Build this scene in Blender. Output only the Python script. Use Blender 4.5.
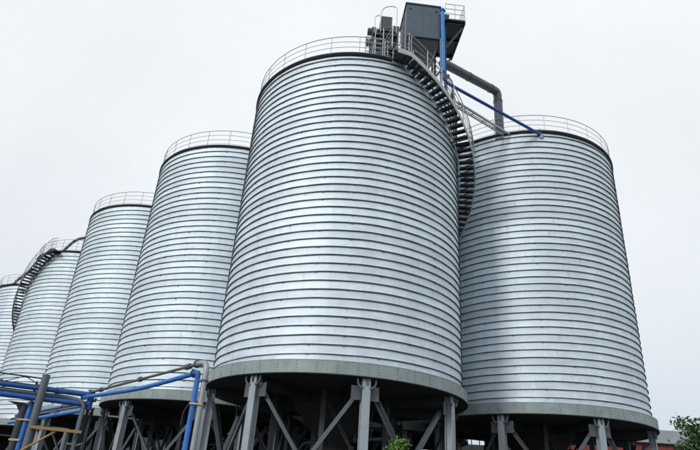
import bpy, math, random
from mathutils import Vector, Matrix
import bmesh
random.seed(7)
R_ = math.radians
for o in list(bpy.data.objects): bpy.data.objects.remove(o)
S = bpy.context.scene
COL = S.collection

# ------------------------------------------------------------------ camera
cd = bpy.data.cameras.new('camera'); cam = bpy.data.objects.new('camera', cd); COL.objects.link(cam)
cd.sensor_width = 36.0; cd.lens = 578.06/700*36; cd.clip_start = .1; cd.clip_end = 6000
PITCH, ROLL = R_(26.218), -0.070857
fw = Vector((0, math.cos(PITCH), math.sin(PITCH))); up0 = Vector((0, -math.sin(PITCH), math.cos(PITCH))); x0 = Vector((1, 0, 0))
cx = x0*math.cos(ROLL) - up0*math.sin(ROLL); cu = x0*math.sin(ROLL) + up0*math.cos(ROLL)
EYE = Vector((0, 0, 1.6))
cam.matrix_world = Matrix(((cx.x, cu.x, -fw.x, EYE.x), (cx.y, cu.y, -fw.y, EYE.y), (cx.z, cu.z, -fw.z, EYE.z), (0, 0, 0, 1)))
S.camera = cam

# ------------------------------------------------------------------ sky, sun, exposure
SUN_EL, SUN_AZ = 24.0, 221.0         # azimuth clockwise from +Y: behind the camera, to the left
w = bpy.data.worlds.new('World'); S.world = w; w.use_nodes = True
nt = w.node_tree; nt.nodes.clear()
def N(nt, t, **k):
    n = nt.nodes.new(t)
    for a, b in k.items(): setattr(n, a, b)
    return n
out = N(nt, 'ShaderNodeOutputWorld'); bg = N(nt, 'ShaderNodeBackground'); bg.inputs[1].default_value = 0.1
sky = N(nt, 'ShaderNodeTexSky', sky_type='NISHITA', sun_disc=False, sun_elevation=R_(SUN_EL), sun_rotation=R_(SUN_AZ))
sky.dust_density = 4; sky.air_density = 1.2
hsv = N(nt, 'ShaderNodeHueSaturation'); hsv.inputs['Saturation'].default_value = .35
tc = N(nt, 'ShaderNodeTexCoord'); sep = N(nt, 'ShaderNodeSeparateXYZ')
ramp = N(nt, 'ShaderNodeValToRGB')
el = ramp.color_ramp.elements
el[0].position = 0.0; el[0].color = (.60, .68, .76, 1)
el[1].position = 1.0; el[1].color = (.98, 1.0, 1.02, 1)
e = el.new(.14); e.color = (.68, .755, .83, 1)
e = el.new(.34); e.color = (.84, .89, .935, 1)
e = el.new(.62); e.color = (.90, .935, .972, 1)
cl = N(nt, 'ShaderNodeTexNoise'); cl.inputs['Scale'].default_value = 2.2; cl.inputs['Detail'].default_value = 4; cl.inputs['Roughness'].default_value = .5
cm = N(nt, 'ShaderNodeMapRange'); cm.inputs[1].default_value = .3; cm.inputs[2].default_value = .7; cm.inputs[3].default_value = 8.85; cm.inputs[4].default_value = 9.85
mul = N(nt, 'ShaderNodeVectorMath', operation='SCALE')
mix = N(nt, 'ShaderNodeMixRGB'); mix.inputs[0].default_value = .94
L = nt.links.new
L(tc.outputs['Generated'], sep.inputs[0]); L(sep.outputs['Z'], ramp.inputs[0]); L(tc.outputs['Generated'], cl.inputs['Vector'])
L(cl.outputs['Fac'], cm.inputs[0]); L(ramp.outputs[0], mul.inputs[0]); L(cm.outputs[0], mul.inputs['Scale'])
L(sky.outputs[0], hsv.inputs['Color']); L(hsv.outputs[0], mix.inputs[1]); L(mul.outputs[0], mix.inputs[2])
L(mix.outputs[0], bg.inputs[0]); L(bg.outputs[0], out.inputs[0])
sd = bpy.data.lights.new('sun', 'SUN'); sun = bpy.data.objects.new('sun', sd); COL.objects.link(sun)
sd.energy = 1.0; sd.angle = R_(12); sd.color = (1, .99, .97)
sdir = Vector((math.sin(R_(SUN_AZ))*math.cos(R_(SUN_EL)), math.cos(R_(SUN_AZ))*math.cos(R_(SUN_EL)), math.sin(R_(SUN_EL))))
sun.rotation_euler = (-sdir).to_track_quat('-Z', 'Y').to_euler()
S.view_settings.view_transform = 'Standard'; S.view_settings.look = 'None'; S.view_settings.gamma = 1; S.view_settings.exposure = .12
S.view_settings.use_curve_mapping = False

# ------------------------------------------------------------------ materials
def mat(name, col, rough=.6, metal=0, var=.12, scale=3.0, bump=0, bscale=40, rust=0, rnd=0, spec=.5, dirt=None):
    m = bpy.data.materials.new(name); m.use_nodes = True
    t = m.node_tree; b = t.nodes['Principled BSDF']; l = t.links.new
    b.inputs['Roughness'].default_value = rough; b.inputs['Metallic'].default_value = metal
    b.inputs['Specular IOR Level'].default_value = spec
    geo = N(t, 'ShaderNodeNewGeometry')
    n1 = N(t, 'ShaderNodeTexNoise'); n1.inputs['Scale'].default_value = scale; n1.inputs['Detail'].default_value = 6; n1.inputs['Roughness'].default_value = .65
    l(geo.outputs['Position'], n1.inputs['Vector'])
    mr = N(t, 'ShaderNodeMapRange'); mr.inputs[1].default_value = .3; mr.inputs[2].default_value = .7
    mr.inputs[3].default_value = 1-var; mr.inputs[4].default_value = 1+var
    l(n1.outputs['Fac'], mr.inputs[0])
    fac = mr.outputs[0]
    if rnd:
        oi = N(t, 'ShaderNodeObjectInfo'); m2 = N(t, 'ShaderNodeMapRange'); m2.inputs[3].default_value = 1-rnd; m2.inputs[4].default_value = 1+rnd
        l(oi.outputs['Random'], m2.inputs[0]); mm = N(t, 'ShaderNodeMath', operation='MULTIPLY'); l(fac, mm.inputs[0]); l(m2.outputs[0], mm.inputs[1]); fac = mm.outputs[0]
    sc = N(t, 'ShaderNodeVectorMath', operation='SCALE'); sc.inputs[0].default_value = col; l(fac, sc.inputs['Scale'])
    c = sc.outputs[0]
    if rust:
        n2 = N(t, 'ShaderNodeTexNoise'); n2.inputs['Scale'].default_value = 1.7; n2.inputs['Detail'].default_value = 8; n2.inputs['Roughness'].default_value = .72
        l(geo.outputs['Position'], n2.inputs['Vector'])
        r2 = N(t, 'ShaderNodeMapRange'); r2.inputs[1].default_value = .72-rust*.2; r2.inputs[2].default_value = .80-rust*.2; r2.inputs[4].default_value = .8
        l(n2.outputs['Fac'], r2.inputs[0])
        mx = N(t, 'ShaderNodeMixRGB'); l(r2.outputs[0], mx.inputs[0]); l(c, mx.inputs[1]); mx.inputs[2].default_value = (.13, .075, .045, 1) if dirt is None else (*dirt, 1)
        c = mx.outputs[0]
    l(c, b.inputs['Base Color'])
    if bump:
        n3 = N(t, 'ShaderNodeTexNoise'); n3.inputs['Scale'].default_value = bscale; n3.inputs['Detail'].default_value = 4
        l(geo.outputs['Position'], n3.inputs['Vector'])
        bp = N(t, 'ShaderNodeBump'); bp.inputs['Strength'].default_value = bump; bp.inputs['Distance'].default_value = .02
        l(n3.outputs['Fac'], bp.inputs['Height']); l(bp.outputs[0], b.inputs['Normal'])
    return m

def steel_mat():
    """galvanised strip: spangle, faint vertical drip streaks, strip-to-strip tone, small rusty spots"""
    m = bpy.data.materials.new('galvanised_strip'); m.use_nodes = True
    t = m.node_tree; b = t.nodes['Principled BSDF']; l = t.links.new
    geo = N(t, 'ShaderNodeNewGeometry'); oi = N(t, 'ShaderNodeObjectInfo')
    mp = N(t, 'ShaderNodeMapping'); mp.inputs['Scale'].default_value = (2.2, 2.2, .10); l(geo.outputs['Position'], mp.inputs['Vector'])
    st = N(t, 'ShaderNodeTexNoise'); st.inputs['Scale'].default_value = 1.0; st.inputs['Detail'].default_value = 5; st.inputs['Roughness'].default_value = .6; l(mp.outputs[0], st.inputs['Vector'])
    # each strip has its own blotches: offset by the object's random number
    ad = N(t, 'ShaderNodeVectorMath', operation='ADD'); sc = N(t, 'ShaderNodeVectorMath', operation='SCALE'); sc.inputs[0].default_value = (37, 53, 71)
    l(oi.outputs['Random'], sc.inputs['Scale']); l(geo.outputs['Position'], ad.inputs[0]); l(sc.outputs[0], ad.inputs[1])
    mp2 = N(t, 'ShaderNodeMapping'); mp2.inputs['Scale'].default_value = (.8, .8, 2.6); l(ad.outputs[0], mp2.inputs['Vector'])
    bl = N(t, 'ShaderNodeTexNoise'); bl.inputs['Scale'].default_value = 1.6; bl.inputs['Detail'].default_value = 7; bl.inputs['Roughness'].default_value = .68; l(mp2.outputs[0], bl.inputs['Vector'])
    vo = N(t, 'ShaderNodeTexVoronoi'); vo.inputs['Scale'].default_value = 26; l(geo.outputs['Position'], vo.inputs['Vector'])
    def rng(src, a, b_, c, d):
        r = N(t, 'ShaderNodeMapRange'); r.inputs[1].default_value = a; r.inputs[2].default_value = b_; r.inputs[3].default_value = c; r.inputs[4].default_value = d; l(src, r.inputs[0]); return r.outputs[0]
    def mult(a, b_):
        k = N(t, 'ShaderNodeMath', operation='MULTIPLY'); l(a, k.inputs[0]); l(b_, k.inputs[1]); return k.outputs[0]
    sepv = N(t, 'ShaderNodeSeparateColor'); l(vo.outputs['Color'], sepv.inputs[0])
    f = mult(mult(rng(st.outputs['Fac'], .25, .75, .93, 1.06), rng(bl.outputs['Fac'], .3, .7, .88, 1.07)), mult(rng(oi.outputs['Random'], 0, 1, .90, 1.05), rng(sepv.outputs[0], 0, 1, .97, 1.03)))
    cs = N(t, 'ShaderNodeVectorMath', operation='SCALE'); cs.inputs[0].default_value = STEEL; l(f, cs.inputs['Scale'])
    # stains: thin grey-brown marks, rare
    n2 = N(t, 'ShaderNodeTexNoise'); n2.inputs['Scale'].default_value = 1.5; n2.inputs['Detail'].default_value = 9; n2.inputs['Roughness'].default_value = .75; l(ad.outputs[0], n2.inputs['Vector'])
    mx = N(t, 'ShaderNodeMixRGB'); l(rng(n2.outputs['Fac'], .66, .76, 0, .55), mx.inputs[0]); l(cs.outputs[0], mx.inputs[1]); mx.inputs[2].default_value = (.20, .18, .16, 1)
    mp4 = N(t, 'ShaderNodeMapping'); mp4.inputs['Scale'].default_value = (3.2, 3.2, .45); l(ad.outputs[0], mp4.inputs['Vector'])
    dr = N(t, 'ShaderNodeTexNoise'); dr.inputs['Scale'].default_value = 1.6; dr.inputs['Detail'].default_value = 6; dr.inputs['Roughness'].default_value = .7; l(mp4.outputs[0], dr.inputs['Vector'])
    mx2 = N(t, 'ShaderNodeMixRGB'); l(rng(dr.outputs['Fac'], .58, .74, 0, .40), mx2.inputs[0]); l(mx.outputs[0], mx2.inputs[1]); mx2.inputs[2].default_value = (.33, .31, .28, 1)
    du_ = N(t, 'ShaderNodeTexNoise'); du_.inputs['Scale'].default_value = .35; du_.inputs['Detail'].default_value = 5; du_.inputs['Roughness'].default_value = .6; l(geo.outputs['Position'], du_.inputs['Vector'])
    mx3 = N(t, 'ShaderNodeMixRGB'); l(rng(du_.outputs['Fac'], .48, .72, 0, .30), mx3.inputs[0]); l(mx2.outputs[0], mx3.inputs[1]); mx3.inputs[2].default_value = (.50, .54, .56, 1)
    rn = N(t, 'ShaderNodeTexNoise'); rn.inputs['Scale'].default_value = 2.1; rn.inputs['Detail'].default_value = 8; rn.inputs['Roughness'].default_value = .66
    mp5 = N(t, 'ShaderNodeMapping'); mp5.inputs['Scale'].default_value = (1.5, 1.5, .7); mp5.inputs['Location'].default_value = (4, 9, 2); l(ad.outputs[0], mp5.inputs['Vector']); l(mp5.outputs[0], rn.inputs['Vector'])
    mx4 = N(t, 'ShaderNodeMixRGB'); l(rng(rn.outputs['Fac'], .69, .78, 0, .7), mx4.inputs[0]); l(mx3.outputs[0], mx4.inputs[1]); mx4.inputs[2].default_value = (.27, .19, .12, 1)
    l(mx4.outputs[0], b.inputs['Base Color'])
    b.inputs['Metallic'].default_value = .5
    l(rng(bl.outputs['Fac'], .3, .7, .56, .72), b.inputs['Roughness'])
    # oil-canning: broad shallow waviness of the thin sheet
    mp3 = N(t, 'ShaderNodeMapping'); mp3.inputs['Scale'].default_value = (1.3, 1.3, 1.6); l(ad.outputs[0], mp3.inputs['Vector'])
    wv = N(t, 'ShaderNodeTexNoise'); wv.inputs['Scale'].default_value = 1.2; wv.inputs['Detail'].default_value = 2; l(mp3.outputs[0], wv.inputs['Vector'])
    bp = N(t, 'ShaderNodeBump'); bp.inputs['Strength'].default_value = .35; bp.inputs['Distance'].default_value = .05; l(wv.outputs['Fac'], bp.inputs['Height']); l(bp.outputs[0], b.inputs['Normal'])
    return m
STEEL = (.80, .895, .95)
M = {}
M['strip'] = steel_mat()
M['fold'] = mat('dark_seam', (.075, .098, .115), .5, .2, .3, 4)  # strip folds and their clips, coloured much darker than the sheet
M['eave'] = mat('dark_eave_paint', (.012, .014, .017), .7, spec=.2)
M['roof'] = mat('galvanised_roof', (.54, .61, .66), .5, .5)
M['skirt'] = mat('grey_green_paint', (.28, .335, .33), .5, 0, .2, 1.5, rust=.5, dirt=(.17, .18, .165), rnd=.05, bump=.05)
M['bolt'] = mat('bolt_steel', (.15, .165, .165), .5, .2)
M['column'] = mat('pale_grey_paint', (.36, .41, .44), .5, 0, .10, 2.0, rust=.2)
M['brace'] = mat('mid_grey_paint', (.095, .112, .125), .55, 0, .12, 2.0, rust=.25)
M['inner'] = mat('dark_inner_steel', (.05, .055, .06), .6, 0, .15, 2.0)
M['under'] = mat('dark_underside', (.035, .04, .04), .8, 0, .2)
M['galv'] = mat('galvanised_tube', (.40, .43, .45), .45, .6, .1)
M['stair'] = mat('stair_grey_paint', (.46, .49, .50), .5, .2, .1, rust=.2)
M['tread'] = mat('dark_tread_plate', (.045, .05, .055), .6, .3, .15, bump=.3, bscale=60)
M['casing'] = mat('blue_grey_casing', (.085, .115, .145), .45, .15, .14, 1.5, rust=.25)
M['casing_dark'] = mat('dark_grey_sheet', (.045, .05, .055), .55, .2, .15)
M['lightblue'] = mat('azure_pipe_paint', (.035, .23, .66), .45, 0, .16, 3, rust=.2)
M['blue'] = mat('blue_pipe_paint', (.03, .18, .58), .48, 0, .22, 3, rust=.35)
M['darkblue'] = mat('weathered_blue_paint', (.022, .105, .36), .5, 0, .25, 3, rust=.4)
M['pipe'] = mat('grey_pipe_paint', (.36, .39, .40), .42, .3, .08, 3, rust=.2)
M['duct'] = mat('dark_grey_duct', (.10, .115, .125), .45, .2, .1, 2)
M['rusty'] = mat('rusty_pipe', (.15, .135, .125), .7, .2, .3, 6, rust=.5)
M['post'] = mat('slate_post_paint', (.13, .15, .16), .5, 0, .12, 2, rust=.2)
M['tan'] = mat('tan_painted_beam', (.42, .28, .11), .6, 0, .15)
M['clamp'] = mat('pale_brass_clamp', (.50, .36, .22), .5, .3, .15)
M['motor'] = mat('grey_green_motor', (.07, .09, .085), .5, .1, .15)
M['ground'] = mat('yard_concrete', (.05, .05, .048), .9, 0, .25, .35, bump=.2, bscale=8)
M['shed'] = mat('dark_shed_sheet', (.05, .055, .055), .7, 0, .15)
M['shedroof'] = mat('grey_sheet_roof', (.36, .39, .40), .6, 0, .08, .8)
M['red'] = mat('red_brown_wall', (.28, .07, .06), .8, 0, .15)
M['glass'] = mat('window_pane', (.05, .06, .07), .1)
M['bark'] = mat('bark', (.08, .06, .045), .9, 0, .3, 6, bump=.5, bscale=20)
def leaf_mat(name, c):
    m = mat(name, c, .55, 0, .35, 5, rnd=.1)
    b = m.node_tree.nodes['Principled BSDF']; b.inputs['Transmission Weight'].default_value = 0
    b.inputs['Subsurface Weight'].default_value = 0
    return m
M['leaf'] = leaf_mat('dark_leaf', (.10, .19, .075))
M['leaf2'] = leaf_mat('young_leaf', (.14, .25, .04))

# ------------------------------------------------------------------ mesh helpers
class MB:
    def __init__(s): s.v = []; s.f = []
    def quadgrid(s, rows, closed_u=False, flip=False):
        """rows: list of equally long point lists"""
        b = len(s.v); n = len(rows[0])
        for r in rows: s.v += [tuple(p) for p in r]
        for i in range(len(rows)-1):
            for j in range(n if closed_u else n-1):
                k = (j+1) % n
                q = (b+i*n+j, b+i*n+k, b+(i+1)*n+k, b+(i+1)*n+j)
                s.f.append(q[::-1] if flip else q)
        return s
    def box(s, c, sz, M3=None):
        b = len(s.v); hx, hy, hz = sz[0]/2, sz[1]/2, sz[2]/2
        for dx, dy, dz in ((-1,-1,-1),(1,-1,-1),(1,1,-1),(-1,1,-1),(-1,-1,1),(1,-1,1),(1,1,1),(-1,1,1)):
            p = Vector((dx*hx, dy*hy, dz*hz))
            if M3 is not None: p = M3 @ p
            s.v.append((c[0]+p.x, c[1]+p.y, c[2]+p.z))
        for q in ((0,3,2,1),(4,5,6,7),(0,1,5,4),(1,2,6,5),(2,3,7,6),(3,0,4,7)): s.f.append(tuple(b+i for i in q))
        return s
    def bar(s, a, b, wd, th, up=(0,0,1)):
        """rectangular bar from a to b"""
        a = Vector(a); b = Vector(b); d = b-a; z = d.normalized(); u = Vector(up)
        if abs(z.dot(u)) > .98: u = Vector((1,0,0))
        x = u.cross(z).normalized(); y = z.cross(x)
        m = Matrix((x, y, z)).transposed()
        return s.box((a+b)/2, (wd, th, d.length), m)
    def angle_bar(s, a, b, wd, t=.016, up=(0,0,1)):
        """L-section bar"""
        a = Vector(a); b = Vector(b); z = (b-a).normalized(); u = Vector(up)
        x = u.cross(z).normalized(); y = z.cross(x)
        s.bar(a, b, wd, t, up)
        o = x*(wd/2-t/2)+y*(wd/2+t/2+.001)
        return s.bar(a+o, b+o, t, wd, up)
    def tube(s, pts, r, n=10, caps=True):
        pts = [Vector(p) for p in pts]; rows = []
        t0 = (pts[1]-pts[0]).normalized(); ref = Vector((0,0,1)) if abs(t0.z) < .9 else Vector((1,0,0))
        x = ref.cross(t0).normalized()
        for i, p in enumerate(pts):
            t = (pts[min(i+1, len(pts)-1)]-pts[max(i-1, 0)]).normalized()
            x = (x-t*x.dot(t)).normalized(); y = t.cross(x)
            rr = r[i] if isinstance(r, (list, tuple)) else r
            rows.append([p+x*rr*math.cos(2*math.pi*k/n)+y*rr*math.sin(2*math.pi*k/n) for k in range(n)])
        b = len(s.v); s.quadgrid(rows, True)
        if caps:
            s.f.append(tuple(b+k for k in range(n))[::-1]); e_ = b+(len(rows)-1)*n; s.f.append(tuple(e_+k for k in range(n)))
        return s
    def lathe(s, prof, n=64, a0=0, a1=2*math.pi):
        full = abs(a1-a0-2*math.pi) < 1e-6
        cnt = n if full else n+1
        rows = [[(r*math.cos(a0+(a1-a0)*k/n), r*math.sin(a0+(a1-a0)*k/n), z) for k in range(cnt)] for r, z in prof]
        return s.quadgrid(rows, full)
    def prism(s, poly, axis_o, ex, ey, ez, th):
        """extrude a 2D polygon (in ex,ey) by th along ez, centred"""
        b = len(s.v); n = len(poly); o = Vector(axis_o); ex = Vector(ex); ey = Vector(ey); ez = Vector(ez)
        for sgn in (-.5, .5):
            for px, py in poly: s.v.append(tuple(o+ex*px+ey*py+ez*th*sgn))
        s.f.append(tuple(b+i for i in range(n))[::-1]); s.f.append(tuple(b+n+i for i in range(n)))
        for i in range(n): s.f.append((b+i, b+(i+1) % n, b+n+(i+1) % n, b+n+i))
        return s
    def mesh(s, name, m, smooth=False, ang=35):
        me = bpy.data.meshes.new(name); me.from_pydata(s.v, [], s.f)
        me.materials.append(M[m] if isinstance(m, str) else m)
        if smooth:
            me.polygons.foreach_set('use_smooth', [True]*len(me.polygons))
            me.set_sharp_from_angle(angle=R_(ang))
        me.update(); return me
def fillet(pts, rad, n=6):
    pts = [Vector(p) for p in pts]; o = [pts[0]]
    for i in range(1, len(pts)-1):
        a, b, c = pts[i-1], pts[i], pts[i+1]
        r = min(rad, (b-a).length*.49, (c-b).length*.49)
        p0 = b+(a-b).normalized()*r; p1 = b+(c-b).normalized()*r
        for k in range(n+1):
            t = k/n; o.append(p0*(1-t)**2+b*2*t*(1-t)+p1*t*t)
    o.append(pts[-1]); return o
def link(name, me, parent=None, loc=None, rz=None):
    o = bpy.data.objects.new(name, me); COL.objects.link(o)
    if parent: o.parent = parent
    if loc is not None: o.location = loc
    if rz is not None: o.rotation_euler = (0, 0, rz)
    return o
def part(name, mb, m, parent, smooth=False, loc=None, rz=None, ang=35): return link(name, mb.mesh(name, m, smooth, ang), parent, loc, rz)
def tag(o, label, cat, group=None):
    o['label'] = label; o['category'] = cat
    if group: o['group'] = group
    return o
def empty(name, loc=(0,0,0), rz=0):
    o = bpy.data.objects.new(name, None); COL.objects.link(o); o.location = loc; o.rotation_euler = (0,0,rz); o.empty_display_size = .3; return o
def copy_tree(o, parent=None):
    c = o.copy(); COL.objects.link(c); c.parent = parent
    for ch in list(o.children): copy_tree(ch, c)
    return c
def P(r, a, z): return Vector((r*math.cos(a), r*math.sin(a), z))

# ------------------------------------------------------------------ setting: ground
g = MB(); n_ = 24
g.quadgrid([[(-2500+5000*i/n_, -2500+5000*j/n_, 0) for i in range(n_+1)] for j in range(n_+1)])
go = part('ground', g, 'ground', None); go['kind'] = 'structure'

# ------------------------------------------------------------------ silo
RAD, ZB, ZT, PITCHM = 5.5, 5.93, 21.0, .36
SKR = 5.74
COLA = [R_(-124+45*k) for k in range(8)]

def strip_mesh(seed):
    rnd = random.Random(seed); n = 160
    prof = [(RAD, 0), (RAD+.004, .10), (RAD+.004, .22), (RAD, .300), (RAD+FL, .306), (RAD+FL, .338), (RAD+.002, .352), (RAD, PITCHM)]
    b = MB()
    # duplicated rings at the hard folds give crisp edges with set_sharp
    def wob(k, ph, fs, amp): return sum(amp/len(fs)*math.sin(2*math.pi*f*k/n+ph*f*1.7) for f in fs)
    ph = rnd.uniform(0, 6)
    rows = []
    for i, (r, z) in enumerate(prof):
        row = []
        for k in range(n+1):
            dz = wob(k, ph, (3, 7, 13, 22), .010) if 3 <= i <= 6 else 0
            dr_ = wob(k, ph+1, (5, 11, 19, 31), .012) if i in (1, 2, 4, 5) else 0
            row.append(((r+dr_)*math.cos(2*math.pi*k/n), (r+dr_)*math.sin(2*math.pi*k/n), z+dz+PITCHM*k/n))
        rows.append(row)
    b.quadgrid(rows)
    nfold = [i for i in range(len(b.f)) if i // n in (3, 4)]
    nf = len(b.f)
    # seam clips sitting on the fold
    for k in range(26):
        if rnd.random() < .5: continue
        a = R_(-88.5+13.85*k); zz = PITCHM*((a/(2*math.pi)) % 1)
        m3 = Matrix.Rotation(a, 3, 'Z')
        b.box(P(RAD+FL*.55, a, zz+.307), (FL*.9, rnd.uniform(.05, .11), rnd.uniform(.03, .06)), m3)
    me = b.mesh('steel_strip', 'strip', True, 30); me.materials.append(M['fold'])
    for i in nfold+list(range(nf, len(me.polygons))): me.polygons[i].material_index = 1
    return me
FL = .055

def build_silo():
    root = empty('storage_silo')
    sm = [strip_mesh(k) for k in range(7)]
    n = int((ZT-.12-(ZB+.35))/PITCHM)
    for k in range(n+1):
        link('steel_strip', sm[(k*3+k//7) % 7], root, (0, 0, ZB+.30+k*PITCHM-PITCHM*.5+.02))
    # top sheet, eave and roof
    part('eave_ring', MB().lathe([(RAD-.05, ZT-.11), (RAD+.08, ZT-.11), (RAD+.09, ZT-.03), (RAD+.09, ZT+.03), (RAD-.05, ZT+.03)], 128), 'eave', root, True)
    part('roof', MB().lathe([(RAD-.02, ZT+.028), (2.5, ZT+.55), (.4, ZT+.9), (.02, ZT+.93)], 64), 'roof', root, True)
    # skirt: 24 bolted plates
    a0 = -R_(7.5)+.0003; a1 = R_(7.5)-.0003
    pm = MB(); nn = 6; th = .03
    rows = []
    for r, z in ((SKR-th, ZB), (SKR, ZB), (SKR, ZB+.46), (SKR-th, ZB+.46)):
        rows.append([P(r, a0+(a1-a0)*k/nn, z) for k in range(nn+1)])
    rows.append(rows[0]); pm.quadgrid(rows)
    for rr in (0, nn): pm.f.append((rr, (nn+1)+rr, 2*(nn+1)+rr, 3*(nn+1)+rr))
    pme = pm.mesh('skirt_plate', 'skirt', True, 30)
    bm_ = MB()
    for a in (-3.75, 3.75):
        for da in (-.32, .32):
            for z in (.07, .18, .29, .40):
                if da > 0: continue
                bm_.box(P(SKR+.006, R_(a), ZB+z), (.018, .026, .026), Matrix.Rotation(R_(a+da), 3, 'Z'))
    bme = bm_.mesh('bolts', 'bolt')
    for k in range(24):
        o = link('skirt_plate', pme, root, (0,0,0), R_(15*k-124+7.5))
        q = link('bolts', bme, o); q['kind'] = 'stuff'
    # rolled angle lip closing the skirt to the wall, lower flange
    part('flashing', MB().lathe([(RAD+.012, ZB+.74), (RAD+.065, ZB+.505), (RAD+.02, ZB+.503)], 128), 'roof', root, True)
    part('skirt_lip', MB().lathe([(RAD-.03, ZB+.50), (RAD+.10, ZB+.50), (SKR-.01, ZB+.475), (SKR+.012, ZB+.465), (SKR-.02, ZB+.455), (RAD-.03, ZB+.455)], 128), 'skirt', root, True)
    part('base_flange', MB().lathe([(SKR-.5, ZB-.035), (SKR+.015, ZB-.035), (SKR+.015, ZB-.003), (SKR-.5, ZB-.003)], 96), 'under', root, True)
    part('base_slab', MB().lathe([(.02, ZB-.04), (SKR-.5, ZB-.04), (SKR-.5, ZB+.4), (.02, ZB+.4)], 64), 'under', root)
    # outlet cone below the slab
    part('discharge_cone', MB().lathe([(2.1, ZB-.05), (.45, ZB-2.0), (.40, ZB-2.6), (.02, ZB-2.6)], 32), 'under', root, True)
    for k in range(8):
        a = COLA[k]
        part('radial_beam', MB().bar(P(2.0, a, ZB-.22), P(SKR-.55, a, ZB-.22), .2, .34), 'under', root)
    # columns
    cb = MB(); H = ZB-.04; hx = .15
    cb.box((hx-.0095, 0, H/2), (.019, .30, H)); cb.box((-hx+.0095, 0, H/2), (.019, .30, H)); cb.box((0, 0, H/2), (2*hx-.04, .013, H))
    cb.box((0, 0, .02), (.5, .5, .04))
    cme = cb.mesh('column', 'column')
    # U-shaped ears carrying the ring beam
    eb = MB()
    for s in (-1, 1):
        arc = [R_(q) for q in (0, 18, 36, 54, 72, 90)]
        ear = [(s*(.12+.25*math.sin(t)), -.37+.25*(1-math.cos(t))) for t in arc]+[(s*.37, 0), (s*.31, 0)]+[(s*(.12+.19*math.sin(t)), -.30+.19*(1-math.cos(t))) for t in arc[::-1]]
        if s < 0: ear = ear[::-1]
        eb.prism(ear, (.165, 0, H-.001), (0, 1, 0), (0, 0, 1), (1, 0, 0), .05)
    eb.box((.19, 0, H-.12), (.08, .03, .23))
    eme = eb.mesh('bearing_bracket', 'brace')
    gme = {}
    for s in (-1, 1):
        gme[s] = MB().box((-.03, s*.335, H-.50), (.02, .36, .50)).mesh('gusset_plate', 'brace')
    rc = 5.42
    for k in range(8):
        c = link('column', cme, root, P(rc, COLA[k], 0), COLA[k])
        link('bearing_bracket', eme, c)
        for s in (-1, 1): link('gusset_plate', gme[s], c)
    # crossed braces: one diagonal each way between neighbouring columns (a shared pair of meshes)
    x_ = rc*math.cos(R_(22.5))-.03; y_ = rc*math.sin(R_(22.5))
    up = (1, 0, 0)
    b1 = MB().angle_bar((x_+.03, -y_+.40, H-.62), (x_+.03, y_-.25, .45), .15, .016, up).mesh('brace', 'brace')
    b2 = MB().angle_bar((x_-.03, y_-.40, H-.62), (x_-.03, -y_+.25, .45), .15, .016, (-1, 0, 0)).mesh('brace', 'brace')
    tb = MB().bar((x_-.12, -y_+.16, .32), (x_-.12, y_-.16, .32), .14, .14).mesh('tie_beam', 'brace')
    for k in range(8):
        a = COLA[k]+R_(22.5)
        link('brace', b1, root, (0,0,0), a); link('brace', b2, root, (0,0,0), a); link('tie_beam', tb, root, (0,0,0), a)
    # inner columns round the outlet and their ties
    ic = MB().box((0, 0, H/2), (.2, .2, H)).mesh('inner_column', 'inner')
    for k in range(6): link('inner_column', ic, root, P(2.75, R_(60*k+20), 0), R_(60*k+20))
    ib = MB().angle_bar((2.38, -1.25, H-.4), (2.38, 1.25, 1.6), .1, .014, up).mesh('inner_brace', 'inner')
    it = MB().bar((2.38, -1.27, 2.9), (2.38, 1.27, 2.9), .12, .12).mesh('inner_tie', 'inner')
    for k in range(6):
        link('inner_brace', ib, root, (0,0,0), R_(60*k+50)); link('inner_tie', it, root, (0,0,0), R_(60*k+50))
    # roof guard rail
    pmesh = MB().tube([(0, 0, 0), (0, 0, 1.13)], .019, 6).mesh('rail_post', 'galv')
    for k in range(25): link('rail_post', pmesh, root, P(RAD-.02, R_(-90.9+14.4*k), ZT), 0)
    for z, r in ((1.13, .021), (.80, .014), (.47, .014), (.16, .014)):
        prof = [(RAD-.02+r*math.cos(t), ZT+z+r*math.sin(t)) for t in [2*math.pi*q/6 for q in range(7)]]
        part('guard_rail', MB().lathe(prof, 96), 'galv', root, True)
    return root

silo = build_silo()
silos = [  # x, y, scale, label
    (-.06, 26.55, 1.0, 'largest foreground steel silo, its roof carrying the blue-grey dust collector'),
    (10.80, 32.507, 1.03, 'galvanised silo at the right, the grey duct bending down onto its roof'),
    (-7.65, 35.24, 1.0, 'galvanised silo directly left of the largest one, behind the pipe elbow'),
    (-15.64, 44.08, 1.0, 'galvanised silo third along the row leftward, with bare roof and no stair'),
    (-24.53, 54.25, 1.0, 'distant galvanised silo at far left wrapped by a dark spiral stair'),
    (-33.76, 64.68, 1.0, 'farthest galvanised silo, cut off by the left edge of the picture'),
    (2.9, 40.25, 1.0, 'silo hidden behind the largest one, only its steel legs showing underneath'),
    (-5.1, 49.1, 1.0, 'silo in the rear row, its dark legs seen between the legs in front'),
]
for i, (x, y, s, lab) in enumerate(silos):
    o = silo if i == 0 else copy_tree(silo)
    o.location = (x, y, 1.6-1.6*s); o.scale = (s, s, s)
    if i > 1:
        for ch in o.children:
            if ch.name.startswith('steel_strip'): ch.rotation_euler = (0, 0, R_(47*i))
    tag(o, lab, 'silo', 'galvanised spiral-seam silos on steel legs')
C0 = Vector((-.06, 26.55, 0)); C1 = Vector((10.80, 32.507, 0)); C4 = Vector((-24.53, 54.25, 0))

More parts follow.
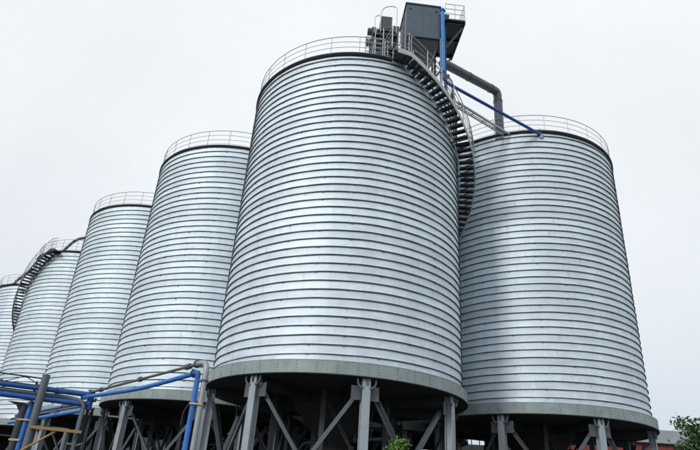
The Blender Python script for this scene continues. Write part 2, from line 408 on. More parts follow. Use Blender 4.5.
# ------------------------------------------------------------------ spiral stairs
def spiral_stair(root, a_top, a_end, zf, ri, ro, step, sgn, land=6, sm='stair'):
    """stair falls from a_top (deg) towards a_end; zf(angle) is the height of the outer stringer top"""
    tr = MB()
    rm = (ri+ro)/2; wdt = ro-ri-.08
    tr.box((rm, 0, -.02), (wdt, .25, .035)); tr.box((rm, -.117*sgn, -.055), (wdt, .02, .07)); tr.box((rm, .117*sgn, -.055), (wdt, .012, .06))
    tme = tr.mesh('tread', 'tread')
    a = a_top; k = 0
    angs = []
    while (a-a_end)*sgn < 0:
        link('tread', tme, root, (0, 0, zf(a)-.10), R_(a)); angs.append(a); a += step*sgn
    for nm, r in (('outer_stringer', ro), ('inner_stringer', ri)):
        b = MB(); rows = [[], [], [], []]; q = a_top-land*sgn
        for i in range(160):
            ang = q+(a_end-q)*i/159; z = zf(ang) if (ang-a_top)*sgn > 0 else zf(a_top)
            for j, (dr, dz) in enumerate(((-.02, -.24), (.02, -.24), (.02, .02), (-.02, .02))): rows[j].append(P(r+dr, R_(ang), z+dz))
        b.quadgrid(rows+[rows[0]]); part(nm, b, sm, root, True)
    # landing plate at the top
    lp = MB(); z = zf(a_top)-.04
    lp.lathe([(ri-.1, z-.05), (ro-.03, z-.05), (ro-.03, z), (ri-.1, z)], 8, R_(min(a_top, a_top-land*sgn)), R_(max(a_top, a_top-land*sgn)))
    part('landing', lp, 'tread', root)
    hgt = 1.05
    pm = MB().tube([(ro, 0, -.05), (ro, 0, hgt)], .021, 6).mesh('rail_post', 'galv')
    ps = [a_top-land*sgn, a_top-land*.5*sgn]+angs[::3]
    for ang in ps: link('rail_post', pm, root, (0, 0, zf(ang) if (ang-a_top)*sgn > 0 else zf(a_top)), R_(ang))
    for dz, r in ((hgt, .024), (hgt*.68, .016), (hgt*.36, .016)):
        q = a_top-land*sgn
        pts = []
        for i in range(110):
            ang = q+(a_end-q)*i/109; z = zf(ang) if (ang-a_top)*sgn > 0 else zf(a_top)
            pts.append(P(ro, R_(ang), z+dz))
        part('hand_rail' if dz == hgt else 'mid_rail', MB().tube(pts, r, 6), 'galv', root, True)
    # wall brackets
    for ang in angs[2::6]:
        part('wall_bracket', MB().bar(P(RAD, R_(ang), zf(ang)-.27), P(ro-.03, R_(ang), zf(ang)-.27), .07, .05), 'tread', root)
st = empty('spiral_staircase', C0)
tag(st, 'open-tread spiral steel stair winding down the largest silo from its roof', 'staircase', 'spiral stairs wrapped round silos')
spiral_stair(st, -68.5, 118, lambda a: 20.4-3.6*R_(a+60), 5.62, 6.4, 2.75, 1)
st4 = empty('spiral_staircase', C4)
tag(st4, 'distant dark spiral stair curling down the far left silo', 'staircase', 'spiral stairs wrapped round silos')
spiral_stair(st4, -110, -262, lambda a: 20.9+5.0*R_(a+110), 5.60, 6.3, 2.5, -1, 5, 'tread')

# ------------------------------------------------------------------ roof machinery on the largest silo
def box_frame_rail(root, pts, z, h, mids=(.5,), r=.02):
    """posts at every point, rails between neighbours"""
    for p in pts: part('rail_post', MB().tube([(p[0], p[1], z), (p[0], p[1], z+h)], r, 6), 'galv', root)
    for m in (1,)+tuple(mids):
        for a, b in zip(pts[:-1], pts[1:]): part('guard_rail', MB().tube([(a[0], a[1], z+h*m), (b[0], b[1], z+h*m)], r*.85, 6), 'galv', root)

rz = R_(4)
dc = empty('dust_collector', (3.12, 24.2, ZT), rz)
tag(dc, 'boxy blue-grey dust collector with hopper on the largest silo roof', 'dust collector')
z0, z1, wx, dy = 3.50, 5.78, 1.86, 2.0
for s in (-1, 1):
    part('front_panel', MB().box((s*(wx/4), -dy/2, (z0+z1)/2), (wx/2-.012, .04, z1-z0)), 'casing', dc)
    part('side_panel', MB().box((s*(wx/2-.02), .02, (z0+z1)/2), (.04, dy-.045, z1-z0)), 'casing', dc)
    part('lifting_lug', MB().box((s*.72, -dy/2-.035, z1-.32), (.12, .03, .10)), 'casing_dark', dc)
part('back_panel', MB().box((0, dy/2, (z0+z1)/2), (wx-.09, .04, z1-z0)), 'casing', dc)
part('seam_strip', MB().box((0, -dy/2-.026, (z0+z1)/2), (.05, .014, z1-z0)), 'casing', dc)
part('lid', MB().box((0, 0, z1+.05), (wx+.12, dy+.12, .09)).box((0, 0, z1+.12), (wx+.04, dy+.04, .05)), 'casing_dark', dc)
part('base_rim', MB().box((0, -dy/2-.01, z0-.03), (wx+.06, .06, .06)).box((0, dy/2+.01, z0-.03), (wx+.06, .06, .06)).box((-wx/2, 0, z0-.03), (.06, dy-.045, .06)).box((wx/2, 0, z0-.03), (.06, dy-.045, .06)), 'casing_dark', dc)
h = MB(); b0 = len(h.v)
top = [(-wx/2, -dy/2, z0-.005), (wx/2, -dy/2, z0-.005), (wx/2, dy/2, z0-.005), (-wx/2, dy/2, z0-.005)]
bot = [(-.2, -.2, 1.55), (.2, -.2, 1.55), (.2, .2, 1.55), (-.2, .2, 1.55)]
h.quadgrid([bot, top], True); h.f.append((0, 3, 2, 1)); h.f.append((4, 5, 6, 7))
part('hopper', h, 'casing_dark', dc)
part('rotary_valve', MB().tube([(0, 0, 1.6), (0, 0, 1.2)], .26, 14).tube([(-.3, 0, 1.38), (.42, 0, 1.38)], .18, 12).tube([(0, 0, 1.2), (0, 0, .6)], .16, 12), 'casing_dark', dc)
for sx in (-1, 1):
    for sy in (-1, 1):
        part('leg', MB().box((sx*(wx/2+.04), sy*(dy/2+.02), z0/2+.06), (.11, .11, z0-.13)), 'column' if (sx, sy) == (1, -1) else 'casing_dark', dc)
for s in (-1, 1):
    for q in (.35, -.35): part('stiffener', MB().box((s*(wx/2+.025), q, (z0+z1)/2), (.05, .05, z1-z0-.1)), 'casing', dc)
part('access_door', MB().box((-wx/2-.02, 0, z0+1.0), (.03, .55, 1.2)), 'casing_dark', dc)
for k in range(9): part('rim_bolt', MB().box((-.8+.2*k, -dy/2-.05, z0-.03), (.04, .03, .04)), 'bolt', dc)
# outlet transition hanging on the right side under the lid, feeding the blue pipe
part('outlet_hood', MB().prism([(wx/2+.004, z1+.02), (wx/2+.62, z1-.02), (wx/2+.62, z1-.14), (wx/2+.30, z1-.55), (wx/2+.06, z1-1.6), (wx/2+.004, z1-1.9)], (0, .1, 0), (1, 0, 0), (0, 0, 1), (0, 1, 0), 1.5), 'casing_dark', dc)

# platform behind and right of the collector
ap = empty('access_platform', (4.95, 25.2, ZT), rz)
tag(ap, 'dark cantilever access platform with rails, right of the dust collector', 'platform')
part('deck', MB().box((0, 0, 5.45), (1.15, 3.0, .10)), 'casing_dark', ap)
for y in (-1.3, 0, 1.3): part('deck_beam', MB().bar((-.55, y, 5.33), (.55, y, 5.33), .1, .13), 'casing_dark', ap)
part('edge_beam', MB().box((.55, 0, 5.33), (.06, 3.0, .16)), 'casing_dark', ap)
for y in (-1.2, 1.2): part('bracket', MB().bar((-.5, y, 3.6), (.5, y, 5.25), .09, .09), 'casing_dark', ap); part('leg', MB().box((-.53, y, 2.76), (.12, .12, 5.2)), 'casing_dark', ap)
box_frame_rail(ap, [(-.55, -1.45), (.0, -1.45), (.55, -1.45), (.55, -.5), (.55, .5), (.55, 1.45)], 5.5, 1.15, (.36, .68), .022)

# valve stand, motor and ladder cluster left of the collector
vs = empty('equipment_stand', (1.15, 23.3, ZT+.02), R_(3))
tag(vs, 'dark steel equipment stand with motors and ladder left of dust collector', 'equipment stand')
for sx in (-.72, -.1, .62):
    for sy in (-.5, .6): part('post', MB().box((sx+ (0.0 if sx > -.7 else .0), sy, 1.72), (.09, .09, 3.4)), 'casing_dark', vs)
for z in (1.05, 2.1, 3.1):
    for sy in (-.5, .6): part('cross_beam', MB().box((-.05, sy, z), (1.34, .07, .10)), 'casing_dark', vs)
    part('floor_plate', MB().box((-.05, .05, z+.075), (1.36, 1.15, .03)), 'casing_dark', vs)
for z in (0, 1.05, 2.1):
    for sy in (-.5, .6):
        part('diagonal', MB().bar((-.7, sy, z+.1), (-.1, sy, z+1.05), .05, .05), 'casing_dark', vs); part('diagonal', MB().bar((.6, sy, z+.1), (-.08, sy, z+1.05), .05, .05), 'casing_dark', vs)
for x_ in (-.45, .28): part('pipe_stub', MB().tube([(x_, .1, 0), (x_, .1, 3.3)], .11, 12), 'casing_dark', vs, True)
part('valve_drum', MB().tube([(-.62, -.2, 1.65), (.3, -.2, 1.65)], .3, 16), 'casing_dark', vs, True)
part('valve_drum', MB().tube([(-.3, -.25, .55), (.55, -.25, .55)], .3, 16), 'casing_dark', vs, True)
part('control_cabinet', MB().box((.78, -.1, 1.2), (.2, .8, 1.5)), 'casing_dark', vs)
part('gearbox', MB().box((.0, -.1, 4.0), (.62, .7, .85)).box((.0, -.1, 3.42), (.8, .8, .12)), 'motor', vs)
part('motor', MB().tube([(-.95, -.1, 3.55), (-.35, -.1, 3.55)], .2, 14).box((-.62, -.1, 3.78), (.2, .2, .12)), 'motor', vs)
part('motor', MB().tube([(-.85, -.15, 2.72), (-.25, -.15, 2.72)], .22, 14).box((-.5, -.15, 2.98), (.2, .2, .14)).box((-.95, -.15, 2.72), (.16, .30, .3)), 'motor', vs)
part('valve_body', MB().lathe([(.02, 2.2), (.3, 2.2), (.3, 2.35), (.2, 2.45), (.2, 2.9), (.32, 3.0), (.32, 3.1), (.02, 3.1)], 18), 'motor', vs, True, (.35, 0, 0))
part('side_box', MB().box((.52, -.35, 3.55), (.36, .3, .42)), 'motor', vs)
part('cladding', MB().box((.0, .63, 1.3), (1.3, .03, 2.5)), 'casing_dark', vs)
hp = [(-.30, -.52, 3.2), (-.30, -.52, 4.7), (-.1, -.52, 5.05), (.35, -.52, 5.15), (.55, -.52, 5.05), (.55, -.52, 3.2)]
part('guard_hoop', MB().tube(fillet(hp, .25), .022, 6), 'galv', vs, True)
part('guard_hoop', MB().tube(fillet([(-.62, -.52, 3.1), (-.62, -.52, 4.2), (-.45, -.52, 4.4), (-.35, -.52, 4.3)], .15), .02, 6), 'galv', vs, True)
ld = [(-.52, -.62), (-.14, -.62)]
for x_, y_ in ld: part('ladder_rail', MB().tube([(x_-.26 if x_ < -.3 else x_, y_, 0), (x_, y_, 3.4)], .026, 6), 'galv', vs)
for k in range(11): part('rung', MB().tube([(-.78+.26*(k*.3)/3.4+.0, -.62, .25+k*.3), (-.14, -.62, .25+k*.3)], .016, 6), 'galv', vs)
# short guard rail between the stand and the stair head, at the roof edge
gr = empty('roof_gate_rail', (C0.x, C0.y, ZT))
tag(gr, 'close-set pale guard rails at the head of the spiral stair', 'railing')
pts_ = [P(RAD-.05, R_(a), 0) for a in (-88, -83, -78)]+[P(6.35, R_(-77), 0)]
box_frame_rail(gr, pts_, .0, 1.2, (.25, .5, .75), .03)
box_frame_rail(gr, [P(5.0, R_(-71.5), 0), P(5.6, R_(-70), 0), P(6.38, R_(-69.5), 0)], .0, 1.1, (.5,), .024)

# pipes from the collector to the right silo
def pipe(root, name, pts, r, m, rad=.4, n=14): return part(name, MB().tube(fillet(pts, rad), r, n), m, root, True)
def flange(root, p, d, r, m, name='flange', t=.05):
    p = Vector(p); d = Vector(d).normalized(); return part(name, MB().tube([p-d*t/2, p+d*t/2], r, 18), m, root, True)
bp = empty('blue_transfer_pipe', (4.22, 23.05, ZT+.05))
tag(bp, 'bright blue pipe dropping beside the dust collector then sloping to the right silo', 'pipe')
o3 = Vector((4.22, 23.05, ZT+.05)); E1 = Vector((10.46, 26.85, 21.36))-o3
pipe(bp, 'vertical_run', [(0, 0, 5.45), (0, 0, 1.0)], .105, 'lightblue')
pipe(bp, 'sloping_run', [(0, 0, 1.0), (0, 0, .55), (.35, .2, .42), E1], .085, 'darkblue', .3)
flange(bp, (0, 0, 1.0), (0, 0, 1), .15, 'darkblue'); flange(bp, (0, 0, 5.3), (0, 0, 1), .15, 'darkblue'); flange(bp, E1*.55+Vector((0, 0, .26)), E1, .12, 'darkblue')
part('inlet_cap', MB().tube([E1+Vector((-.05, -.05, .0)), E1+Vector((-.05, -.05, .42))], .03, 8).tube([E1+Vector((0, 0, -.25)), E1+Vector((0, 0, .03))], .12, 12), 'pipe', bp)
du = empty('grey_air_duct', (8.29, 27.5, ZT))
tag(du, 'fat dark grey duct elbowing down onto the right silo roof', 'duct')
A = Vector((4.4, 24.3, 23.85)); B = Vector((8.38, 27.75, 24.98)); Dn = Vector((8.38, 27.75, 21.2)); o4 = Vector((8.29, 27.5, ZT))
pipe(du, 'sloping_run', [A-o4, A-o4+(B-A)*.86], .25, 'duct', .4, 20)
pipe(du, 'elbow', [A-o4+(B-A)*.86, B-o4, B-o4+Vector((0, 0, -.75))], .25, 'duct', .7, 20)
pipe(du, 'drop', [B-o4+Vector((0, 0, -.75)), Dn-o4], .26, 'duct', .4, 20)
flange(du, A-o4+(B-A)*.86, B-A, .275, 'duct', t=.04); flange(du, B-o4+Vector((0, 0, -.75)), (0, 0, 1), .285, 'duct', t=.04); flange(du, A-o4+(B-A)*.45, B-A, .27, 'duct', t=.04)
flange(du, Dn-o4+Vector((0, 0, .12)), (0, 0, 1), .4, 'duct', t=.12)

# cable tray between stair and right silo roof
wk = empty('cable_tray', (6.9, 25.5, ZT))
tag(wk, 'slim pale cable tray spanning from the spiral stair to the right silo', 'cable tray')
o5 = Vector((6.9, 25.5, ZT)); a_ = Vector((4.98, 23.9, 20.80)); b_ = Vector((8.75, 27.35, 21.50)); sd_ = Vector((.5, -.54, 0))*.22
for s in (-1, 1): part('side_rail', MB().bar(a_-o5+sd_*s, b_-o5+sd_*s, .035, .11), 'pipe', wk)
for k in range(5):
    q = a_.lerp(b_, (k+.5)/5)-o5-Vector((0, 0, .03)); part('rung', MB().bar(q-sd_*.85, q+sd_*.85, .05, .03), 'galv', wk)
for k, dz in enumerate((.0, .012)): part('cable', MB().tube([a_-o5+sd_*(-.4+.7*k)+Vector((0, 0, .02+dz)), b_-o5+sd_*(-.4+.7*k)+Vector((0, 0, .02+dz))], .022, 8), 'casing_dark', wk)
part('end_post', MB().box(b_-o5+Vector((0, 0, -.2)), (.07, .07, .5)), 'pipe', wk)
lp_ = empty('stair_lamp_post', (4.9, 24.1, 20.2))
tag(lp_, 'small dark lamp post fixed beside the upper spiral stair', 'lamp post')
part('pole', MB().tube(fillet([(-.45, .1, -.6), (0, 0, -.3), (0, 0, 2.2), (-.25, -.1, 2.45)], .2), .035, 8), 'duct', lp_, True)
part('lamp_head', MB().prism([(-.13, 0), (.13, 0), (.09, .14), (-.09, .14)], (-.3, -.12, 2.34), (1, 0, 0), (0, 0, 1), (0, 1, 0), .2), 'casing_dark', lp_)
part('junction_box', MB().box((0, -.06, 1.2), (.2, .12, .3)), 'casing_dark', lp_)

# roof vents / transfer bends on the far silos
def roof_bend(label, pts, r):
    o = empty('transfer_pipe', pts[0]); p0 = Vector(pts[0]); tag(o, label, 'pipe', 'pipes bridging the far silo roofs')
    pp = [Vector(p)-p0 for p in pts]
    pipe(o, 'bent_run', pp, r, 'duct', 1.2, 10); flange(o, pp[0]+Vector((0, 0, .05)), (0, 0, 1), r*1.7, 'duct', t=.1); flange(o, pp[-1], pp[-1]-pp[-2], r*1.5, 'duct', t=.08)
roof_bend('dark bent pipe rising from the stair silo roof toward its right neighbour', [(-25.95, 49.3, 21.0), (-25.9, 49.25, 21.25), (-25.0, 49.0, 22.3), (-19.5, 46.8, 22.5), (-18.8, 46.5, 21.3)], .13)
roof_bend('dark bent pipe rising from the farthest silo roof toward the stair silo', [(-35.5, 59.6, 21.0), (-35.4, 59.6, 21.4), (-34.0, 59.4, 22.9), (-29.5, 57.5, 23.2), (-28.5, 57.0, 21.3)], .15)

# ------------------------------------------------------------------ pipe run and rack in front of the row
dR = Vector((-.658, .753, 0)); nR = Vector((-.753, -.658, 0))
pe = Vector((-4.86, 21.34, 0))                                       # foot of the elbow
gp = empty('grey_conveying_pipe', pe)
tag(gp, 'pale grey pipe with a swept elbow at its top, beside the blue riser', 'pipe')
pipe(gp, 'riser', [(.02, 0, 0), (.02, 0, 5.45)], .10, 'pipe', n=18)
pipe(gp, 'elbow', [(.02, 0, 5.45), (.02, 0, 6.12), dR*.72+Vector((.0, 0, 6.14))], .105, 'pipe', .62, 18)
flange(gp, (.02, 0, 5.45), (0, 0, 1), .15, 'rusty', t=.06)
flange(gp, dR*.72+Vector((0, 0, 6.14)), dR, .15, 'rusty', t=.07)
pipe(gp, 'rusty_run', [dR*.75+Vector((0, 0, 6.13)), dR*11.6+Vector((0, 0, 6.02))], .055, 'rusty', n=12)
for k in (1.4, 5.6, 9.9): flange(gp, dR*k+Vector((0, 0, 6.13-.11*(k-.75)/10.85)), dR, .11, 'rusty', 'coupling', .16 if k > 2 else .3)
part('pipe_hanger', MB().bar(dR*1.0+Vector((0, 0, 6.0)), dR*1.0+Vector((0, 0, 5.76)), .03, .05), 'rusty', gp)
br = empty('blue_riser_pipe', pe+Vector((-.24, -.02, 0)))
tag(br, 'blue pipe climbing beside the grey elbow pipe and running left along the silos', 'pipe')
pipe(br, 'riser', [(0, 0, 0), (0, 0, 5.52)], .095, 'blue', n=16)
pipe(br, 'elbow', [(0, 0, 5.52), (0, 0, 5.72), dR*.3+Vector((0, 0, 5.72))], .1, 'darkblue', .15, 16)
pipe(br, 'level_run', [dR*.3+Vector((0, 0, 5.72)), dR*4.5+Vector((0, 0, 5.58)), dR*11.5+Vector((0, 0, 5.78))], .09, 'blue', 2.0, 14)
flange(br, dR*.32+Vector((0, 0, 5.72)), dR, .15, 'darkblue', t=.06)
part('pipe_clamp', MB().box((.13, -.13, 4.62), (.46, .04, .06)).box((.13, .13, 4.62), (.46, .04, .06)), 'clamp', br)
part('pipe_clamp', MB().box((.13, -.13, 2.4), (.46, .04, .06)).box((.13, .13, 2.4), (.46, .04, .06)), 'clamp', br)
part('strap', MB().tube([(-.1, -.17, 4.6), (-.26, -.1, 4.3), (-.3, 0, 3.9)], .012, 6), 'rusty', br)

# rack
eR = Vector((.903, .428, 0)); mR = Vector((.428, -.903, 0))
J = Vector((-12.38, 29.98, 0))
rk = empty('pipe_rack', J-eR*3.0)
tag(rk, 'grey steel pipe rack with two round posts at the lower left', 'pipe rack')
oR = J-eR*3.0
def rl(p): return Vector(p)-oR
pA = Vector((-14.28, 29.08, 0))+mR*.35; pB = Vector((-14.78, 28.84, 0))-mR*.25
part('post', MB().tube([rl(pA), rl(pA+Vector((0, 0, 6.5)))], .18, 20), 'post', rk, True)
part('post', MB().tube([rl(pB), rl(pB+Vector((0, 0, 5.15)))], .19, 20), 'casing_dark', rk, True)
part('post_cap', MB().tube([rl(pA+Vector((0, 0, 6.5))), rl(pA+Vector((0, 0, 6.53)))], .19, 20), 'post', rk, True)
part('corbel', MB().prism([(-.75, 0), (.55, 0), (.3, -.12), (.16, -.42), (-.16, -.42), (-.38, -.12)], rl(pB+Vector((0, 0, 5.22))), eR, (0, 0, 1), mR, .16), 'casing_dark', rk)
for z in (5.26, 5.72):
    for s in (-5.6, -2.2, .35):
        q = J+eR*s; part('cross_arm', MB().bar(rl(q-mR*.45+Vector((0, 0, z))), rl(q+mR*.35+Vector((0, 0, z))), .1, .1), 'casing_dark', rk)
for s in (-5.6, -2.45):
    q = J+eR*s-mR*.46; part('hanger', MB().box(rl(q+Vector((0, 0, 5.75))), (.08, .08, 1.1)), 'casing_dark', rk)
part('top_chord', MB().tube([rl(J-eR*7+mR*.2+Vector((0, 0, 6.37))), rl(J-eR*2.1+mR*.2+Vector((0, 0, 6.37)))], .035, 8), 'casing_dark', rk)
part('bottom_chord', MB().tube([rl(J-eR*7+mR*.2+Vector((0, 0, 6.02))), rl(J-eR*2.1+mR*.2+Vector((0, 0, 6.02)))], .03, 8), 'casing_dark', rk)
for k in range(6):
    a = J-eR*(7-k*.8)+mR*.2; u = (6.37, 6.02) if k % 2 else (6.02, 6.37)
    part('diagonal', MB().tube([rl(a+Vector((0, 0, u[0]))), rl(a+eR*.8+Vector((0, 0, u[1])))], .022, 6), 'casing_dark', rk)
# lower rack foot at the far end
for s in (-5.6, .35):
    q = J+eR*s-mR*.46; part('leg', MB().box(rl(q+Vector((0, 0, 2.6))), (.14, .14, 5.2)), 'casing_dark', rk)
def rackpipe(name, label, z, off, r, m, s0=-8.0, s1=.2, grp='pipes carried by the rack', tail=None):
    o = empty(name, J+eR*s1); tag(o, label, 'pipe', grp); q = J+eR*s1
    pts = [J+eR*s0+mR*off+Vector((0, 0, z))-q, J+eR*s1+mR*off+Vector((0, 0, z))-q]
    if tail: pts += [J+eR*a+mR*b+Vector((0, 0, c))-q for a, b, c in tail]
    pipe(o, 'straight_run' if not tail else 'bent_run', pts, r, m, .75, 14)
    for k in (-5.9, -1.5): flange(o, J+eR*k+mR*off+Vector((0, 0, z))-q, eR, r*1.35, m)
    return o
rackpipe('blue_rack_pipe', 'upper front blue pipe on the rack', 5.92, .12, .13, 'darkblue')
rackpipe('blue_rack_pipe', 'upper rear dark blue pipe on the rack, behind the front one', 5.98, -.22, .11, 'darkblue')
rackpipe('blue_rack_pipe', 'lower front dark blue pipe on the rack', 5.45, .16, .13, 'darkblue', s1=.05)
ro_ = rackpipe('grey_rack_pipe', 'grey rack pipe whose elbow turns down beside the silo legs', 5.68, .02, .095, 'post', s1=-.85, tail=[(-.1, .32, 5.55), (-.1, .34, 0)])
bd = empty('blue_drop_pipe', J+eR*.02+mR*.12)
tag(bd, 'thin blue pipe dropping straight down beside the grey elbow of the rack', 'pipe')
pipe(bd, 'drop', [(-.18, 0, 0), (-.18, 0, 5.3)], .085, 'darkblue')
part('pipe_clamp', MB().box((-.1, -.14, 3.6), (.62, .05, .07)), 'clamp', bd)
part('pipe_clamp', MB().box((-.1, -.14, 1.6), (.62, .05, .07)), 'clamp', bd)
mf = empty('blue_manifold', J+eR*.12+mR*.12)
tag(mf, 'dark blue vertical manifold where the rack pipes meet the long blue run', 'pipe')
part('body', MB().tube([(0, 0, 5.25), (0, 0, 6.12)], .15, 16), 'darkblue', mf, True)
for z in (5.25, 6.12): flange(mf, (0, 0, z), (0, 0, 1), .2, 'darkblue', t=.05)
part('stand', MB().box((0, 0, 2.6), (.12, .12, 5.2)), 'casing_dark', mf)
# blue riser beside the posts
b2 = empty('blue_post_pipe', pA-eR*.3-mR*.5)
tag(b2, 'blue vertical pipe between the two rack posts', 'pipe'); pipe(b2, 'riser', [(0, 0, 0), (0, 0, 4.75), Vector((0, 0, 5.3))-mR*.1], .14, 'blue', .3)
part('pipe_clamp', MB().box((-.05, -.2, 4.45), (.62, .05, .07)), 'clamp', b2); part('pipe_clamp', MB().box((-.2, -.2, 3.55), (.5, .05, .08)), 'clamp', b2)
b3 = empty('grey_post_pipe', pA-eR*.62-mR*.5)
tag(b3, 'thin pale grey pipe left of the blue one between the rack posts', 'pipe'); pipe(b3, 'riser', [(0, 0, 0), (0, 0, 5.0), Vector((0, 0, 5.3))+eR*.3], .07, 'pipe', .25)
# low tan beam
tb = empty('tan_beam', J-eR*1.15+mR*.62+Vector((0, 0, 4.12)))
tag(tb, 'tan painted horizontal beam below the rack, with a sloping prop', 'beam')
part('beam', MB().bar(-eR*1.0, eR*1.2, .20, .13), 'tan', tb)
part('prop', MB().tube([eR*.1+Vector((0, 0, -.08)), -eR*1.5+Vector((0, 0, -1.35))], .05, 8), 'tan', tb)
# low blue lines running along the row behind the rack
def low_pipe(label, off, z, s0, s1, r, m, nm='low_blue_pipe'):
    q = C0-nR*0; base = Vector((q.x, q.y, 0))+nR*off
    a = base+dR*s0+Vector((0, 0, z)); b = base+dR*s1+Vector((0, 0, z+.1))
    o = empty(nm, a); tag(o, label, 'pipe', 'low pipes along the silo row')
    pipe(o, 'straight_run', [(0, 0, 0), b-a], r, m); flange(o, (b-a)*.3, b-a, r*1.5, m); flange(o, (b-a)*.7, b-a, r*1.5, m)
low_pipe('blue pipe running low behind the rack posts at the lower left', 6.6, 5.35, 12.2, 26, .10, 'blue')
low_pipe('dark blue pipe just above the low bright one behind the rack', 6.3, 5.85, 12.6, 26, .08, 'darkblue')
low_pipe('rusty pipe lying between the two low blue pipes behind the rack', 6.5, 5.62, 12.4, 26, .07, 'rusty', 'low_rusty_pipe')
wp = empty('white_stub_post', Vector((-13.7, 31.6, 0)))
tag(wp, 'short white post standing under the tan beam', 'post')
part('shaft', MB().tube([(0, 0, 0), (0, 0, 4.35)], .11, 14), 'pipe', wp, True); part('cap_plate', MB().box((0, 0, 4.37), (.34, .34, .04)), 'pipe', wp)

# ------------------------------------------------------------------ plant below the silo floors
fR = Vector((.876, .481, 0))
def screw_conveyor(label, c, L_, d, z, grp='screw conveyors under the silos'):
    o = empty('screw_conveyor', c); tag(o, label, 'conveyor', grp); d = d.normalized(); n = Vector((-d.y, d.x, 0))
    part('trough', MB().tube([-d*L_/2+Vector((0, 0, z)), d*L_/2+Vector((0, 0, z))], .24, 14), 'inner', o, True)
    part('cover', MB().bar(-d*L_/2+Vector((0, 0, z+.2)), d*L_/2+Vector((0, 0, z+.2)), .56, .05), 'brace', o)
    k = -L_/2+.6
    while k < L_/2:
        part('leg', MB().bar(d*k+n*.2, d*k+n*.2+Vector((0, 0, z-.1)), .09, .09), 'inner', o); part('leg', MB().bar(d*k-n*.2, d*k-n*.2+Vector((0, 0, z-.1)), .09, .09), 'inner', o)
        k += 2.4
    part('drive_motor', MB().tube([d*(L_/2+.05)+Vector((0, 0, z)), d*(L_/2+.75)+Vector((0, 0, z))], .19, 12), 'motor', o, True)
    part('inlet_chute', MB().box((0, 0, z+.45), (.5, .5, .5)), 'inner', o)
screw_conveyor('dark screw conveyor on legs under the largest silo', (C0.x, C0.y, 0), 9, fR, 2.75)
screw_conveyor('dark screw conveyor on legs under the right silo', (C1.x, C1.y, 0), 9, fR, 2.75)
screw_conveyor('dark screw conveyor under the silo left of the largest one', (-7.65, 35.24, 0), 9, fR, 2.75)
screw_conveyor('dark screw conveyor under the hidden rear silo', (2.9, 40.25, 0), 9, dR, 3.3)
def dust_line(label, base, z, L_, r, m):
    o = empty('air_line', base); tag(o, label, 'pipe', 'air lines under the silos')
    pipe(o, 'header', [Vector((0, 0, z-2.6)), Vector((0, 0, z)), dR*L_+Vector((0, 0, z)), dR*L_+Vector((0, 0, z-2.2))], r, m, .6, 12)
    for k in range(1, int(L_/2.2)):
        q = dR*(2.2*k)+Vector((0, 0, z)); part('branch', MB().tube(fillet([q, q+Vector((0, 0, .5)), q+Vector((0, 0, .5))+fR*.9], .25), r*.6, 8), m, o, True); flange(o, q, dR, r*1.5, m)
    for k in (.2, .5, .8): part('hanger', MB().bar(dR*L_*k+Vector((0, 0, z)), dR*L_*k+Vector((0, 0, ZB-.06)), .04, .04), 'inner', o)
dust_line('thin grey air line under the front of the largest silo', (2.3, 24.6, 0), 4.3, 6.0, .07, 'post')
dust_line('thin air line crossing under the rear of the largest silo', (3.1, 27.6, 0), 4.7, 7.0, .08, 'brace')
dust_line('thin air line under the silo left of the largest one', (-5.8, 33.4, 0), 4.4, 5.5, .07, 'post')
dust_line('thin air line under the front of the right silo', (12.6, 30.2, 0), 4.4, 5.0, .07, 'post')

# ------------------------------------------------------------------ buildings behind
wh = empty('red_warehouse', (37, 62, 0), R_(-3))
tag(wh, 'low warehouse with red wall and plain grey roof at the right edge', 'building')
Lw, Dw, He, Hr = 30, 22, 9.85, 9.6
for k in range(10):
    part('wall_panel', MB().box((-Lw/2+Lw/10*(k+.5), 0, He/2), (Lw/10-.03, .2, He)), 'red', wh)
for s in (-1, 1): part('gable_wall', MB().prism([(.12, 0), (Dw, 0), (Dw, He), (Dw/2, Hr+2.4), (.12, He)], (s*(Lw/2-.1), 0, 0), (0, 1, 0), (0, 0, 1), (1, 0, 0), .18), 'red', wh)
part('back_wall', MB().box((0, Dw, He/2), (Lw, .2, He)), 'red', wh)
for s in (0, 1):
    y0, y1 = (-.5, Dw/2) if s == 0 else (Dw+.5, Dw/2)
    part('roof_slope', MB().quadgrid([[(-Lw/2-.4, y0, He-.05), (Lw/2+.4, y0, He-.05)], [(-Lw/2-.4, y1, He+2.4), (Lw/2+.4, y1, He+2.4)]]), 'shedroof', wh)
part('gutter', MB().box((0, -.55, He-.02), (Lw+.8, .16, .16)), 'column', wh)
part('fascia', MB().box((0, -.40, He+.52), (Lw+.8, .06, 1.35)), 'shedroof', wh)
for k in range(5): part('window', MB().box((-12+6*k, -.13, 5.5), (2.2, .08, 1.4)), 'glass', wh)

sh = empty('open_shed', (22, 76, 0))
tag(sh, 'dark shed with an open clerestory strip seen between the silo legs', 'building')
for k in range(9): part('wall_panel', MB().box((-8+2*k, 0, 4.95), (1.96, .2, 9.9)), 'shed', sh)
part('fascia', MB().box((0, 0, 12.4), (18, .2, 1.6)), 'shed', sh)
for k in range(19): part('mullion', MB().box((-9+k, 0, 10.75), (.10 if k % 3 else .7, .12, 1.7)), 'shed', sh)
for z in (10.5, 11.05): part('transom', MB().box((0, -.03, z), (18, .05, .09)), 'shed', sh)
part('roof', MB().box((0, 5, 13.3), (19, 10.6, .2)), 'shed', sh)
for k in range(5): part('rear_column', MB().box((-8.8+4.4*k, 9.8, 6.6), (.3, .3, 13.2)), 'shed', sh)

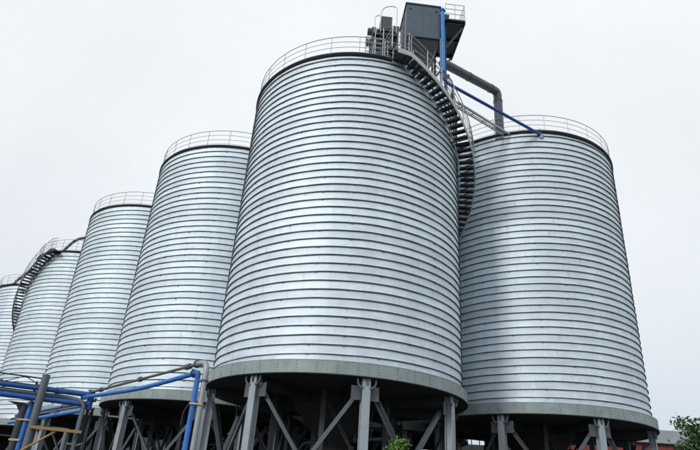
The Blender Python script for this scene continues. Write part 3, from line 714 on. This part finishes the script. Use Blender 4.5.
gs = empty('storage_shed', (-16, 76, 0), math.atan2(.753, -.658)+math.pi)
tag(gs, 'long dark storage shed behind the rear silos, seen under the floors', 'building')
for k in range(14): part('wall_panel', MB().box((-28+4*k+2, 0, 4.6), (3.96, .25, 9.2)), 'shed', gs)
part('roof', MB().box((0, 4, 9.35), (57, 9, .25)), 'shed', gs)
for k in range(14): part('roof_post', MB().box((-28+4*k+2, 8, 4.6), (.3, .3, 9.2)), 'shed', gs)

# ------------------------------------------------------------------ plants
def leaf_tree(name, label, cat, loc, h, cr, ch, nleaf, ls, lm, seed, nl=9):
    rnd = random.Random(seed); root = empty(name, loc); tag(root, label, cat)
    t = MB(); th = h-ch*.65
    pts = [Vector((rnd.uniform(-.06, .06)*h*.3*k/5, rnd.uniform(-.06, .06)*h*.3*k/5, th*k/5)) for k in range(6)]
    t.tube(pts, [.035*h*(1-.1*k)*.6 for k in range(6)], 9)
    tips = []
    for k in range(nl):
        a = 2*math.pi*k/nl+rnd.uniform(-.3, .3); s = pts[3+k % 3]; rr = cr*rnd.uniform(.5, .95)
        e_ = Vector((rr*math.cos(a), rr*math.sin(a), h-ch*rnd.uniform(.05, .95)))
        if k < 2: e_ = Vector((rr*.2*math.cos(a), rr*.2*math.sin(a), h-ch*.05*(k+1)))
        mid = s.lerp(e_, .5)+Vector((0, 0, .12*h*rnd.random()))
        t.tube([s, mid, e_], [.012*h, .008*h, .003*h], 6); tips += [e_, mid.lerp(e_, .5), mid]
        for q in range(3):
            e2 = e_+Vector((rnd.uniform(-1, 1), rnd.uniform(-1, 1), rnd.uniform(-.5, .7)))*cr*.4
            t.tube([mid.lerp(e_, .6), e2], [.005*h, .002*h], 5); tips.append(e2)
    part('trunk', t, 'bark', root, True)
    b = MB()
    for k in range(nleaf):
        c = tips[rnd.randrange(len(tips))]; rad = cr*.30
        p = c+Vector((rnd.gauss(0, 1), rnd.gauss(0, 1), rnd.gauss(0, .8)))*rad*.62
        d = Vector((rnd.gauss(0, 1), rnd.gauss(0, 1), rnd.gauss(-.15, .7))).normalized(); u = Vector((rnd.gauss(0, .5), rnd.gauss(0, .5), 1)).normalized()
        x = d.cross(u).normalized(); s = ls*rnd.uniform(.6, 1.25); i = len(b.v); nrm = x.cross(d)
        b.v += [tuple(p), tuple(p+d*s*.45+x*s*.24+nrm*s*.06), tuple(p+d*s-nrm*s*.08), tuple(p+d*s*.45-x*s*.24+nrm*s*.06)]
        b.f += [(i, i+1, i+2), (i, i+2, i+3)]
    part('crown', b, lm, root)
    return root
leaf_tree('broadleaf_tree', 'dark green leafy tree in front of the warehouse at the right edge', 'tree', (22.5, 36, 0), 7.55, 1.7, 4.0, 8000, .30, 'leaf', 3, 12)
leaf_tree('young_tree', 'bright yellow-green treetop in front of the largest silo legs', 'tree', (2.05, 19.0, 0), 3.62, .40, 1.1, 700, .16, 'leaf2', 11, 8)
